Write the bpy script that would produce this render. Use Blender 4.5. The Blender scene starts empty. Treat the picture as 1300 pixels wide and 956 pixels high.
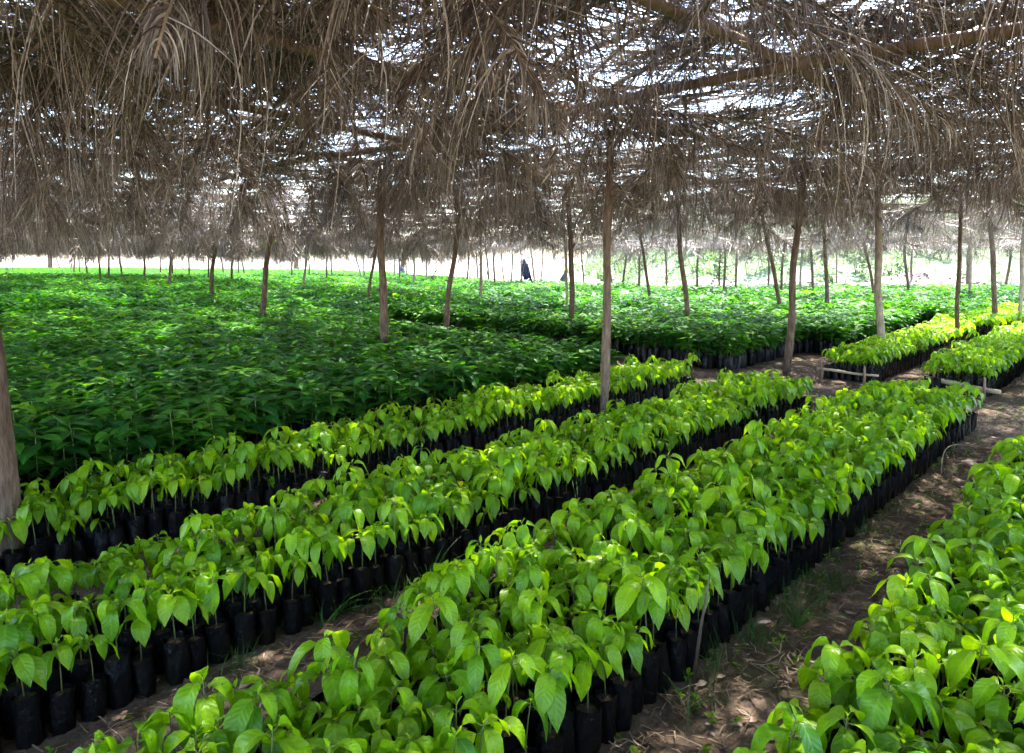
import bpy, math, random
import numpy as np
from mathutils import Vector, Matrix, Euler

R = random.Random(11)
C = bpy.context.scene.collection
F, H = 867.0, 1.6
P = math.atan(108 / 867)
A = math.radians(44)
SA, CA = math.sin(A), math.cos(A)


def unp(x, y, h=0.0):
    a = (x - 650) / F
    b = -(y - 433.5) / F
    d = (a, math.cos(P) + b * math.sin(P), -math.sin(P) + b * math.cos(P))
    t = (h - H) / d[2]
    return d[0] * t, d[1] * t


def ray_at_depth(x, y, Y):
    a = (x - 650) / F
    b = -(y - 433.5) / F
    d = (a, math.cos(P) + b * math.sin(P), -math.sin(P) + b * math.cos(P))
    t = Y / d[1]
    return Vector((d[0] * t, Y, H + d[2] * t))


def proj(X, Y, Z):
    y = Y; z = Z - H
    f = y * math.cos(P) - z * math.sin(P)
    u = y * math.sin(P) + z * math.cos(P)
    if f < 0.05:
        return None
    return 650 + F * X / f, 433.5 - F * u / f, f


def W(u, w):
    return u * SA + w * CA, u * CA - w * SA


def UW(X, Y):
    return X * SA + Y * CA, X * CA - Y * SA


# ------------------------------------------------------------------ materials
def nm(name):
    m = bpy.data.materials.new(name)
    m.use_nodes = True
    nt = m.node_tree
    nt.nodes.clear()
    out = nt.nodes.new('ShaderNodeOutputMaterial')
    return m, nt, out


def N(nt, t, **kw):
    n = nt.nodes.new(t)
    for k, v in kw.items():
        setattr(n, k, v)
    return n


def ramp(nt, stops):
    r = nt.nodes.new('ShaderNodeValToRGB')
    e = r.color_ramp.elements
    while len(e) < len(stops):
        e.new(0.5)
    for el, (p, c) in zip(e, stops):
        el.position = p
        el.color = (*c, 1)
    return r


def math_node(nt, op, a, b=None, c=None):
    n = nt.nodes.new('ShaderNodeMath')
    n.operation = op
    for i, v in enumerate((a, b, c)):
        if v is None:
            continue
        if isinstance(v, (int, float)):
            n.inputs[i].default_value = v
        else:
            nt.links.new(v, n.inputs[i])
    return n.outputs[0]


def leaf_material(name, stops, trans_col, trans=0.45, rough=0.34, veins=9.0, hue_var=0.5, spec=0.5):
    m, nt, out = nm(name)
    L = nt.links.new
    at = N(nt, 'ShaderNodeAttribute', attribute_name='lv')
    oi = N(nt, 'ShaderNodeObjectInfo')
    f = math_node(nt, 'ADD', math_node(nt, 'MULTIPLY', at.outputs['Fac'], 1 - hue_var),
                  math_node(nt, 'MULTIPLY', oi.outputs['Random'], hue_var))
    tc = N(nt, 'ShaderNodeTexCoord')
    sep = N(nt, 'ShaderNodeSeparateXYZ')
    L(tc.outputs['UV'], sep.inputs[0])
    au = math_node(nt, 'ABSOLUTE', math_node(nt, 'SUBTRACT', sep.outputs[0], 0.5))
    ph = math_node(nt, 'SUBTRACT', math_node(nt, 'MULTIPLY', sep.outputs[1], veins), math_node(nt, 'MULTIPLY', au, 3.2))
    tri = math_node(nt, 'ABSOLUTE', math_node(nt, 'SUBTRACT', math_node(nt, 'FRACT', ph), 0.5))   # .5 at vein
    vein = math_node(nt, 'SMOOTHSTEP', tri, 0.42, 0.5) if False else math_node(nt, 'POWER', math_node(nt, 'MULTIPLY', tri, 2.0), 6.0)
    mid = math_node(nt, 'POWER', math_node(nt, 'SUBTRACT', 1.0, math_node(nt, 'MINIMUM', math_node(nt, 'MULTIPLY', au, 7.0), 1.0)), 2.0)
    vm = math_node(nt, 'MAXIMUM', math_node(nt, 'MULTIPLY', vein, 0.32), math_node(nt, 'MULTIPLY', mid, 0.8))
    r = ramp(nt, stops)
    L(f, r.inputs[0])
    nz = N(nt, 'ShaderNodeTexNoise')
    nz.inputs['Scale'].default_value = 26
    nz.inputs['Detail'].default_value = 3
    L(tc.outputs['Object'], nz.inputs['Vector'])
    mx0 = N(nt, 'ShaderNodeMix', data_type='RGBA', blend_type='MULTIPLY')
    mx0.inputs[0].default_value = 0.5
    L(r.outputs[0], mx0.inputs[6])
    rr = ramp(nt, [(0.3, (0.62, 0.66, 0.6)), (0.7, (1.25, 1.2, 1.2))])
    L(nz.outputs['Fac'], rr.inputs[0])
    L(rr.outputs[0], mx0.inputs[7])
    mx = N(nt, 'ShaderNodeMix', data_type='RGBA')
    L(vm, mx.inputs[0])
    L(mx0.outputs[2], mx.inputs[6])
    mc = N(nt, 'ShaderNodeMix', data_type='RGBA', blend_type='ADD')
    mc.inputs[0].default_value = 0.5
    L(mx0.outputs[2], mc.inputs[6])
    mc.inputs[7].default_value = (0.16, 0.2, 0.05, 1)
    L(mc.outputs[2], mx.inputs[7])
    # darkish dead spots
    vo = N(nt, 'ShaderNodeTexNoise')
    vo.inputs['Scale'].default_value = 90
    L(tc.outputs['Object'], vo.inputs['Vector'])
    sp = ramp(nt, [(0.66, (0, 0, 0)), (0.70, (1, 1, 1))])
    L(vo.outputs['Fac'], sp.inputs[0])
    mx2 = N(nt, 'ShaderNodeMix', data_type='RGBA')
    L(math_node(nt, 'MULTIPLY', sp.outputs[0], 0.7), mx2.inputs[0])
    L(mx.outputs[2], mx2.inputs[6])
    mx2.inputs[7].default_value = (0.16, 0.10, 0.03, 1)
    bh = math_node(nt, 'SUBTRACT', math_node(nt, 'MULTIPLY', math_node(nt, 'SUBTRACT', 1.0, tri), 1.0), math_node(nt, 'MULTIPLY', mid, 0.6))
    bp = N(nt, 'ShaderNodeBump')
    bp.inputs['Strength'].default_value = 0.45
    bp.inputs['Distance'].default_value = 0.003
    L(bh, bp.inputs['Height'])
    pb = N(nt, 'ShaderNodeBsdfPrincipled')
    L(mx2.outputs[2], pb.inputs['Base Color'])
    pb.inputs['Roughness'].default_value = rough
    pb.inputs['Specular IOR Level'].default_value = spec
    L(bp.outputs[0], pb.inputs['Normal'])
    tr = N(nt, 'ShaderNodeBsdfTranslucent')
    tm = N(nt, 'ShaderNodeMix', data_type='RGBA', blend_type='MULTIPLY')
    tm.inputs[0].default_value = 1
    L(mx2.outputs[2], tm.inputs[6])
    tm.inputs[7].default_value = (*trans_col, 1)
    L(tm.outputs[2], tr.inputs[0])
    L(bp.outputs[0], tr.inputs['Normal'])
    ms = N(nt, 'ShaderNodeMixShader')
    ms.inputs[0].default_value = trans
    L(pb.outputs[0], ms.inputs[1])
    L(tr.outputs[0], ms.inputs[2])
    L(ms.outputs[0], out.inputs[0])
    return m


def plain_material(name, stops, scale=(8, 8, 8), rough=0.85, bump=0.3, bdist=0.01, spec=0.3, detail=6, trans=0.0, use_lv=0.0, use_rand=0.0, coord='Object'):
    m, nt, out = nm(name)
    L = nt.links.new
    tc = N(nt, 'ShaderNodeTexCoord')
    mp = N(nt, 'ShaderNodeMapping')
    mp.inputs['Scale'].default_value = scale
    L(tc.outputs[coord], mp.inputs[0])
    nz = N(nt, 'ShaderNodeTexNoise')
    nz.inputs['Scale'].default_value = 1
    nz.inputs['Detail'].default_value = detail
    nz.inputs['Roughness'].default_value = 0.62
    L(mp.outputs[0], nz.inputs['Vector'])
    v = nz.outputs['Fac']
    if use_lv or use_rand:
        at = N(nt, 'ShaderNodeAttribute', attribute_name='lv')
        oi = N(nt, 'ShaderNodeObjectInfo')
        k = 1 - use_lv - use_rand
        v2 = math_node(nt, 'MULTIPLY', v, k)
        if use_lv:
            v2 = math_node(nt, 'ADD', v2, math_node(nt, 'MULTIPLY', at.outputs['Fac'], use_lv))
        if use_rand:
            v2 = math_node(nt, 'ADD', v2, math_node(nt, 'MULTIPLY', oi.outputs['Random'], use_rand))
        v = v2
    r = ramp(nt, stops)
    L(v, r.inputs[0])
    pb = N(nt, 'ShaderNodeBsdfPrincipled')
    L(r.outputs[0], pb.inputs['Base Color'])
    pb.inputs['Roughness'].default_value = rough
    pb.inputs['Specular IOR Level'].default_value = spec
    if bump:
        bp = N(nt, 'ShaderNodeBump')
        bp.inputs['Strength'].default_value = bump
        bp.inputs['Distance'].default_value = bdist
        L(nz.outputs['Fac'], bp.inputs['Height'])
        L(bp.outputs[0], pb.inputs['Normal'])
    if trans:
        tr = N(nt, 'ShaderNodeBsdfTranslucent')
        L(r.outputs[0], tr.inputs[0])
        ms = N(nt, 'ShaderNodeMixShader')
        ms.inputs[0].default_value = trans
        L(pb.outputs[0], ms.inputs[1])
        L(tr.outputs[0], ms.inputs[2])
        L(ms.outputs[0], out.inputs[0])
    else:
        L(pb.outputs[0], out.inputs[0])
    return m


M_LEAF = leaf_material('young_leaf', [(0.0, (0.05, 0.19, 0.016)), (0.3, (0.145, 0.32, 0.008)), (0.6, (0.225, 0.41, 0.006)), (0.86, (0.27, 0.45, 0.010)), (0.96, (0.28, 0.42, 0.015)), (1.0, (0.34, 0.34, 0.05))], (1.65, 1.6, 0.2), 0.52, 0.34, spec=0.38)
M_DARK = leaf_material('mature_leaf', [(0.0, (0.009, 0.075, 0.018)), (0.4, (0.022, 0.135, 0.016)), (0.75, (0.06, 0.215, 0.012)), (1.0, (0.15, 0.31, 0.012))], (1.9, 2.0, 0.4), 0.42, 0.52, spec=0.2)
M_WEED = leaf_material('weed_leaf', [(0.0, (0.0385, 0.0935, 0.0330)), (0.5, (0.0825, 0.1485, 0.0605)), (1.0, (0.1760, 0.2310, 0.1210))], (1.3, 1.5, 0.8), 0.4, 0.6)
M_TREE = leaf_material('tree_leaf', [(0.0, (0.03, 0.09, 0.02)), (0.5, (0.06, 0.14, 0.03)), (1.0, (0.12, 0.22, 0.04))], (1.3, 1.5, 0.6), 0.35, 0.5)
M_GRASS = plain_material('grass_blade', [(0.2, (0.03, 0.10, 0.015)), (0.6, (0.09, 0.19, 0.03)), (0.9, (0.30, 0.27, 0.10))], (3, 3, 3), 0.5, 0, trans=0.3, use_lv=0.7)
M_STEM = plain_material('seedling_stem', [(0.3, (0.09, 0.10, 0.03)), (0.7, (0.16, 0.19, 0.05))], (60, 60, 20), 0.6, 0.2, 0.001)
M_BAG = plain_material('black_polythene', [(0.3, (0.003, 0.003, 0.0035)), (0.72, (0.005, 0.005, 0.006)), (0.86, (0.034, 0.025, 0.018))], (34, 34, 16), 0.30, 0.9, 0.015, 0.34, use_rand=0.15)
M_SOIL = plain_material('potting_soil', [(0.3, (0.022, 0.014, 0.010)), (0.6, (0.06, 0.038, 0.025)), (0.8, (0.14, 0.09, 0.055))], (70, 70, 70), 0.95, 1.0, 0.012)
M_WOOD = plain_material('rough_bark', [(0.25, (0.0432, 0.0259, 0.0173)), (0.45, (0.1210, 0.0761, 0.0518)), (0.62, (0.2074, 0.1426, 0.1037)), (0.8, (0.3456, 0.2678, 0.2074))], (34, 34, 7), 0.9, 1.0, 0.03, use_rand=0.12)
M_PALE = plain_material('pale_bark', [(0.25, (0.1428, 0.1020, 0.0766)), (0.5, (0.3060, 0.2346, 0.1734)), (0.75, (0.4896, 0.4182, 0.3366))], (18, 18, 7), 0.85, 0.6, 0.01)
M_BAMBOO = plain_material('old_bamboo', [(0.25, (0.13, 0.07, 0.045)), (0.55, (0.27, 0.165, 0.10)), (0.8, (0.40, 0.28, 0.18))], (6, 6, 6), 0.5, 0.25, 0.004, 0.4, use_rand=0.2)
M_BAMBOO2 = plain_material('sunbleached_bamboo', [(0.25, (0.34, 0.25, 0.15)), (0.55, (0.52, 0.42, 0.27)), (0.8, (0.66, 0.56, 0.40))], (9, 9, 9), 0.5, 0.25, 0.004, 0.4)
M_THATCH = plain_material('dry_palm_leaf', [(0.12, (0.0214, 0.0125, 0.0080)), (0.36, (0.0888, 0.0569, 0.0373)), (0.58, (0.2575, 0.1909, 0.1376)), (0.78, (0.5328, 0.4618, 0.3818))], (10, 10, 10), 0.38, 0.0, spec=0.6, detail=2, trans=0.12, use_lv=0.62, use_rand=0.18)  # wide dark-to-pale range also paints in sunlit and shaded strands
M_RACHIS = plain_material('dry_palm_midrib', [(0.2, (0.10, 0.06, 0.035)), (0.6, (0.24, 0.16, 0.09)), (0.9, (0.40, 0.29, 0.17))], (12, 12, 12), 0.5, 0.2, 0.004, use_rand=0.3)
M_NSOIL = None
M_STRAW = plain_material('dead_leaf_and_straw', [(0.1, (0.06, 0.035, 0.022)), (0.45, (0.17, 0.105, 0.07)), (0.7, (0.33, 0.24, 0.16)), (0.95, (0.52, 0.42, 0.31))], (14, 14, 14), 0.7, 0, trans=0.1, use_lv=0.75)
M_STONE = plain_material('pale_stone', [(0.3, (0.22, 0.17, 0.14)), (0.7, (0.50, 0.42, 0.36))], (14, 14, 14), 0.9, 0.6, 0.02)
M_MOUND = plain_material('pinkish_rubble_soil', [(0.3, (0.0880, 0.0660, 0.0550)), (0.55, (0.1980, 0.1540, 0.1293)), (0.75, (0.3025, 0.2475, 0.2145))], (3, 3, 3), 0.95, 1.0, 0.08)
M_NAVY = plain_material('navy_cloth', [(0.35, (0.010, 0.012, 0.030)), (0.65, (0.030, 0.035, 0.10))], (6, 6, 6), 0.9, 0.3, 0.01)
M_GREYCLOTH = plain_material('grey_green_cloth', [(0.35, (0.06, 0.075, 0.07)), (0.65, (0.16, 0.19, 0.18))], (8, 8, 8), 0.85, 0.3, 0.01)


def ground_mat(name, stops, big, small, bump, patches=None):
    m, nt, out = nm(name)
    L = nt.links.new
    tc = N(nt, 'ShaderNodeTexCoord')
    a = N(nt, 'ShaderNodeTexNoise'); a.inputs['Scale'].default_value = big; a.inputs['Detail'].default_value = 8; a.inputs['Roughness'].default_value = 0.65
    b = N(nt, 'ShaderNodeTexNoise'); b.inputs['Scale'].default_value = small; b.inputs['Detail'].default_value = 8; b.inputs['Roughness'].default_value = 0.7
    L(tc.outputs['Object'], a.inputs['Vector']); L(tc.outputs['Object'], b.inputs['Vector'])
    f = math_node(nt, 'ADD', math_node(nt, 'MULTIPLY', a.outputs['Fac'], 0.5), math_node(nt, 'MULTIPLY', b.outputs['Fac'], 0.5))
    r = ramp(nt, stops); L(f, r.inputs[0])
    pb = N(nt, 'ShaderNodeBsdfPrincipled')
    pb.inputs['Roughness'].default_value = 0.95
    pb.inputs['Specular IOR Level'].default_value = 0.15
    col = r.outputs[0]
    if patches:
        g = N(nt, 'ShaderNodeTexNoise'); g.inputs['Scale'].default_value = patches[0]; g.inputs['Detail'].default_value = 6
        L(tc.outputs['Object'], g.inputs['Vector'])
        gr = ramp(nt, [(0.52, (0, 0, 0)), (0.62, (1, 1, 1))]); L(g.outputs['Fac'], gr.inputs[0])
        mx = N(nt, 'ShaderNodeMix', data_type='RGBA')
        L(math_node(nt, 'MULTIPLY', gr.outputs[0], patches[2]), mx.inputs[0])
        L(col, mx.inputs[6]); mx.inputs[7].default_value = (*patches[1], 1)
        col = mx.outputs[2]
    L(col, pb.inputs['Base Color'])
    bp = N(nt, 'ShaderNodeBump'); bp.inputs['Strength'].default_value = 0.9; bp.inputs['Distance'].default_value = bump
    L(f, bp.inputs['Height']); L(bp.outputs[0], pb.inputs['Normal'])
    L(pb.outputs[0], out.inputs[0])
    return m


M_NSOIL = ground_mat('trodden_brown_earth', [(0.32, (0.0350, 0.0240, 0.0160)), (0.45, (0.0950, 0.0650, 0.0450)), (0.57, (0.1800, 0.1300, 0.0920)), (0.72, (0.3200, 0.2400, 0.1750))], 1.6, 34, 0.03, (1.3, (0.05, 0.07, 0.02), 0.45))
M_GROUND = ground_mat('pale_sandy_ground', [(0.3, (0.2280, 0.1800, 0.1500)), (0.5, (0.3120, 0.2640, 0.2220)), (0.7, (0.3960, 0.3480, 0.3000))], 0.12, 2.0, 0.05)
M_HILL = ground_mat('grassy_bank', [(0.3, (0.0672, 0.1008, 0.0420)), (0.5, (0.1092, 0.1428, 0.0756)), (0.7, (0.1932, 0.1890, 0.1428))], 0.4, 6.0, 0.1)


# ------------------------------------------------------------------ mesh builder
class MB:
    def __init__(s):
        s.v = []; s.f = []; s.uv = []; s.lv = []; s.mi = []; s.n = 0

    def grid(s, pts, uvs, nu, nv, lv, mi=0, close=False):
        """pts: nv rows of nu points"""
        b = s.n
        s.v.extend(pts); s.uv.extend(uvs); s.lv.extend([lv] * len(pts)); s.n += len(pts)
        for j in range(nv - 1):
            for i in range(nu - 1 + (1 if close else 0)):
                i2 = (i + 1) % nu
                s.f.append((b + j * nu + i, b + j * nu + i2, b + (j + 1) * nu + i2, b + (j + 1) * nu + i))
                s.mi.append(mi)

    def tube(s, path, radii, sides=6, lv=0.5, mi=0, cap=True):
        pts = []; uvs = []
        k = len(path)
        pv = [Vector(p) for p in path]
        ref = Vector((0.31, 0.77, 0.12))
        for j in range(k):
            t = (pv[min(j + 1, k - 1)] - pv[max(j - 1, 0)]).normalized()
            if j == 0:
                x = t.cross(ref)
                if x.length < 1e-3: x = t.cross(Vector((1, 0, 0)))
                x.normalize()
            else:
                x = (x - t * x.dot(t)).normalized()
            y = t.cross(x)
            for i in range(sides):
                a = 2 * math.pi * i / sides
                p = pv[j] + (x * math.cos(a) + y * math.sin(a)) * radii[j]
                pts.append(tuple(p)); uvs.append((i / sides, j / (k - 1)))
        b = s.n
        s.grid(pts, uvs, sides, k, lv, mi, close=True)
        if cap:
            s.f.append(tuple(b + i for i in range(sides))[::-1]); s.mi.append(mi)
            s.f.append(tuple(b + (k - 1) * sides + i for i in range(sides))); s.mi.append(mi)

    def mesh(s, name, mats):
        me = bpy.data.meshes.new(name)
        me.from_pydata(s.v, [], s.f)
        for m in mats: me.materials.append(m)
        if len(mats) > 1: me.polygons.foreach_set('material_index', np.array(s.mi, dtype=np.int32))
        uvl = me.uv_layers.new(name='UVMap')
        li = np.empty(len(me.loops), dtype=np.int32); me.loops.foreach_get('vertex_index', li)
        uva = np.array(s.uv, dtype=np.float32)
        uvl.data.foreach_set('uv', uva[li].ravel())
        at = me.attributes.new('lv', 'FLOAT', 'POINT')
        at.data.foreach_set('value', np.array(s.lv, dtype=np.float32))
        me.polygons.foreach_set('use_smooth', np.ones(len(me.polygons), dtype=bool))
        me.update()
        return me


def leaf(mb, base, az, length, width, pitch, droop, fold=0.25, roll=0.0, lv=0.5, mi=0, nl=6, nw=4, wave=0.03, rnd=R, arch=0.0):
    """a leaf: starts at base, heads along az at elevation pitch, bends down by droop radians over its length"""
    pts = []; uvs = []
    p = Vector(base)
    hd = Vector((math.cos(az), math.sin(az), 0))
    up = Vector((0, 0, 1))
    step = length / nl
    for j in range(nl + 1):
        t = j / nl
        e = pitch - droop * (min(1.0, t / arch) ** .8 if arch else t)
        d = hd * math.cos(e) + up * math.sin(e)
        nrm = up * math.cos(e) - hd * math.sin(e)
        sd = d.cross(nrm)
        if roll:
            q = Matrix.Rotation(roll, 3, d)
            sd = q @ sd; nrm = q @ nrm
        wd = width * 0.5 * (math.sin(math.pi * min(1, t ** 0.82)) ** 0.75 if 0 < t < 1 else 0.02)
        if t > 0.7: wd *= 1 - (t - 0.7) * 1.5
        for i in range(nw + 1):
            s_ = i / nw * 2 - 1
            q = p + sd * (s_ * wd) + nrm * (abs(s_) * wd * fold + wave * width * math.sin(t * 11 + i * 1.9 + lv * 20) * abs(s_))
            pts.append(tuple(q)); uvs.append((i / nw, t))
        p = p + d * step
    mb.grid(pts, uvs, nw + 1, nl + 1, lv, mi)


def link(name, me, parent=None, loc=None, rot=None):
    o = bpy.data.objects.new(name, me)
    C.objects.link(o)
    if parent is not None: o.parent = parent
    if loc is not None: o.location = loc
    if rot is not None: o.rotation_euler = rot
    return o


def tag(o, label, cat, group=None):
    o['label'] = label; o['category'] = cat
    if group: o['group'] = group
    return o


# ------------------------------------------------------------------ seedlings
def bag_mb(rnd, mb, mi_bag, h=0.2, r=0.0455):
    sides, rows = 20, 7
    pts = []; uvs = []
    ph = rnd.random() * 6
    lean = (rnd.uniform(-.016, .016), rnd.uniform(-.016, .016))
    bul = rnd.uniform(-.06, .1)
    for j in range(rows + 1):
        t = j / rows
        for i in range(sides):
            a = 2 * math.pi * i / sides
            rr = r * (0.95 + 0.075 * math.sin(a * 7 + ph * 3 + 2 * math.sin(t * 5 + ph)) + 0.06 * math.sin(t * 3.1) + 0.05 * math.sin(3 * a + ph + t * 4) + 0.035 * math.sin(7 * a + t * 9 + ph) + bul * math.sin(t * 3.14) + rnd.uniform(-.045, .045))
            if t > 0.9: rr *= 1.03
            if t == 0: rr *= 0.94
            pts.append((math.cos(a) * rr + lean[0] * t, math.sin(a) * rr + lean[1] * t, h * t + (rnd.uniform(-.006, .008) if j == rows else 0)))
            uvs.append((i / sides, t))
    mb.grid(pts, uvs, sides, rows + 1, 0.5, mi_bag, close=True)
    return lean


def soil_mb(rnd, mb, mi, lean, h=0.2, r=0.043):
    b = mb.n
    pts = [(lean[0], lean[1], h - 0.008)]; uvs = [(.5, .5)]
    for i in range(12):
        a = 2 * math.pi * i / 12
        pts.append((math.cos(a) * r + lean[0], math.sin(a) * r + lean[1], h - 0.022 + rnd.uniform(-.004, .004))); uvs.append((.5, .5))
    mb.v.extend(pts); mb.uv.extend(uvs); mb.lv.extend([.5] * 13); mb.n += 13
    for i in range(12):
        mb.f.append((b, b + 1 + i, b + 1 + (i + 1) % 12)); mb.mi.append(mi)


def young_parts(seed, kind):
    """kind: normal / small / tall"""
    rnd = random.Random(seed)
    sh = {'normal': rnd.uniform(.17, .24), 'small': rnd.uniform(.08, .12), 'tall': rnd.uniform(.25, .31)}[kind]
    nl_ = {'normal': rnd.choice((4, 5, 5, 6)), 'small': 3, 'tall': rnd.choice((5, 6))}[kind]
    bag, soil, stem, fol = MB(), MB(), MB(), MB()
    lean = bag_mb(rnd, bag, 0)
    soil_mb(rnd, soil, 0, lean)
    bend = (rnd.uniform(-.02, .02), rnd.uniform(-.02, .02))
    path = [(lean[0] + bend[0] * t * t, lean[1] + bend[1] * t * t, .185 + sh * t) for t in (0, .35, .7, 1)]
    stem.tube(path, [.0032, .0028, .0024, .0018], 5)
    az = rnd.uniform(0, 6.28)
    for k in range(nl_):
        t = 1 - (k / nl_) * 0.33
        az += 2.39 + rnd.uniform(-.35, .35)
        big = 0.55 + 0.45 * min(1, (k + 1) / 2.5)
        ln = rnd.uniform(.122, .168) * big * (0.75 if kind == 'small' else 1)
        base = Vector(path[-1]).lerp(Vector(path[1]), 1 - t if t < 1 else 0)
        pit = rnd.uniform(.3, .9)
        pl = rnd.uniform(.010, .024)
        e = Vector((math.cos(az) * math.cos(pit), math.sin(az) * math.cos(pit), math.sin(pit))) * pl
        stem.tube([tuple(base), tuple(base + e)], [.0016, .0013], 4)
        pt = rnd.uniform(-.1, .45)
        leaf(fol, base + e, az, ln, ln * rnd.uniform(.39, .49), pt, pt + rnd.uniform(1.05, 1.5), rnd.uniform(.1, .3), rnd.uniform(-.3, .3),
             min(1, max(0, rnd.gauss(.46, .20) + (.12 if k == 0 else 0))), 0, 8, 4, .035, rnd, rnd.uniform(.28, .6))
    for k in range(1):   # tiny new leaves at the tip
        leaf(fol, path[-1], rnd.uniform(0, 6.28), rnd.uniform(.02, .04), .014, 1.1, .3, .5, 0, .95, 0, 3, 2, 0)
    return {'bag': (bag, M_BAG), 'soil': (soil, M_SOIL), 'stem': (stem, M_STEM), 'foliage': (fol, M_LEAF)}


def mature_parts(seed, res=1):
    rnd = random.Random(seed)
    bag, soil, stem, fol = MB(), MB(), MB(), MB()
    lean = bag_mb(rnd, bag, 0)
    soil_mb(rnd, soil, 0, lean)
    sh = rnd.uniform(.27, .36)
    b = (rnd.uniform(-.03, .03), rnd.uniform(-.03, .03))
    path = [(b[0] * t * t, b[1] * t * t, .185 + sh * t) for t in (0, .35, .7, 1)]
    stem.tube(path, [.0045, .004, .003, .002], 5)
    az = rnd.uniform(0, 6.28)
    n = rnd.choice((10, 11, 12))
    for k in range(n):
        t = 1 - (k / n) * 0.78
        az += 2.39 + rnd.uniform(-.4, .4)
        ln = rnd.uniform(.15, .21) * (0.5 + .5 * min(1, (k + 1) / 2.5))
        base = Vector(path[0]).lerp(Vector(path[-1]), t)
        leaf(fol, base, az, ln, ln * rnd.uniform(.40, .50), rnd.uniform(-.15, .4), rnd.uniform(.2, .9), rnd.uniform(.1, .3), rnd.uniform(-.35, .35),
             min(1, max(0, rnd.gauss(.38, .24) + (.3 if k < 2 else 0))), 0, 6, 4 if res else 2, .03, rnd)
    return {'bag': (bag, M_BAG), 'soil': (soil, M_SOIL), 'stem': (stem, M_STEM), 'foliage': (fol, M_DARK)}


def join_parts(name, parts):
    mb = MB(); mats = []
    for i, (k, (p, m)) in enumerate(parts.items()):
        b = mb.n
        mb.v.extend(p.v); mb.uv.extend(p.uv); mb.lv.extend(p.lv); mb.n += p.n
        mb.f.extend([tuple(b + q for q in f) for f in p.f]); mb.mi.extend([i] * len(p.f))
        mats.append(m)
    return mb.mesh(name, mats)


def instancer(name, pts, meshes, label, cat):
    """ONE object that carries everything past the individually built ones; pts: (loc, rot, scale, variant)"""
    import bpy
    me = bpy.data.meshes.new(name)
    me.vertices.add(len(pts))
    me.vertices.foreach_set('co', np.array([p[0] for p in pts], dtype=np.float32).ravel())
    a = me.attributes.new('rot', 'FLOAT_VECTOR', 'POINT'); a.data.foreach_set('vector', np.array([p[1] for p in pts], dtype=np.float32).ravel())
    a = me.attributes.new('scl', 'FLOAT', 'POINT'); a.data.foreach_set('value', np.array([p[2] for p in pts], dtype=np.float32))
    a = me.attributes.new('idx', 'INT', 'POINT'); a.data.foreach_set('value', np.array([p[3] for p in pts], dtype=np.int32))
    ob = link(name, me)
    ng = bpy.data.node_groups.new(name + '_scatter', 'GeometryNodeTree')
    ng.interface.new_socket('Geometry', in_out='INPUT', socket_type='NodeSocketGeometry')
    ng.interface.new_socket('Geometry', in_out='OUTPUT', socket_type='NodeSocketGeometry')
    gi = ng.nodes.new('NodeGroupInput'); go = ng.nodes.new('NodeGroupOutput')
    jo = ng.nodes.new('GeometryNodeJoinGeometry')
    L = ng.links.new
    at = {}
    for nme, ty in (('rot', 'FLOAT_VECTOR'), ('scl', 'FLOAT'), ('idx', 'INT')):
        n = ng.nodes.new('GeometryNodeInputNamedAttribute'); n.data_type = ty; n.inputs[0].default_value = nme
        at[nme] = n.outputs[0]
    er = ng.nodes.new('FunctionNodeEulerToRotation'); L(at['rot'], er.inputs[0])
    for k, m in enumerate(meshes):
        src = bpy.data.objects.new(name + '_kind', m)
        oi = ng.nodes.new('GeometryNodeObjectInfo'); oi.inputs['Object'].default_value = src; oi.inputs['As Instance'].default_value = True
        cmp = ng.nodes.new('FunctionNodeCompare'); cmp.data_type = 'INT'; cmp.operation = 'EQUAL'
        L(at['idx'], cmp.inputs[2]); cmp.inputs[3].default_value = k
        ip = ng.nodes.new('GeometryNodeInstanceOnPoints')
        L(gi.outputs[0], ip.inputs['Points']); L(cmp.outputs[0], ip.inputs['Selection']); L(oi.outputs['Geometry'], ip.inputs['Instance'])
        L(er.outputs[0], ip.inputs['Rotation']); L(at['scl'], ip.inputs['Scale'])
        L(ip.outputs[0], jo.inputs[0])
    L(jo.outputs[0], go.inputs[0])
    md = ob.modifiers.new('scatter', 'NODES'); md.node_group = ng
    ob['kind'] = 'stuff'
    tag(ob, label, cat)
    return ob


def ordinal(n):
    if 10 <= n % 100 <= 20: return f'{n}th'
    return f"{n}{ {1: 'st', 2: 'nd', 3: 'rd'}.get(n % 10, 'th') }"


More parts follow.
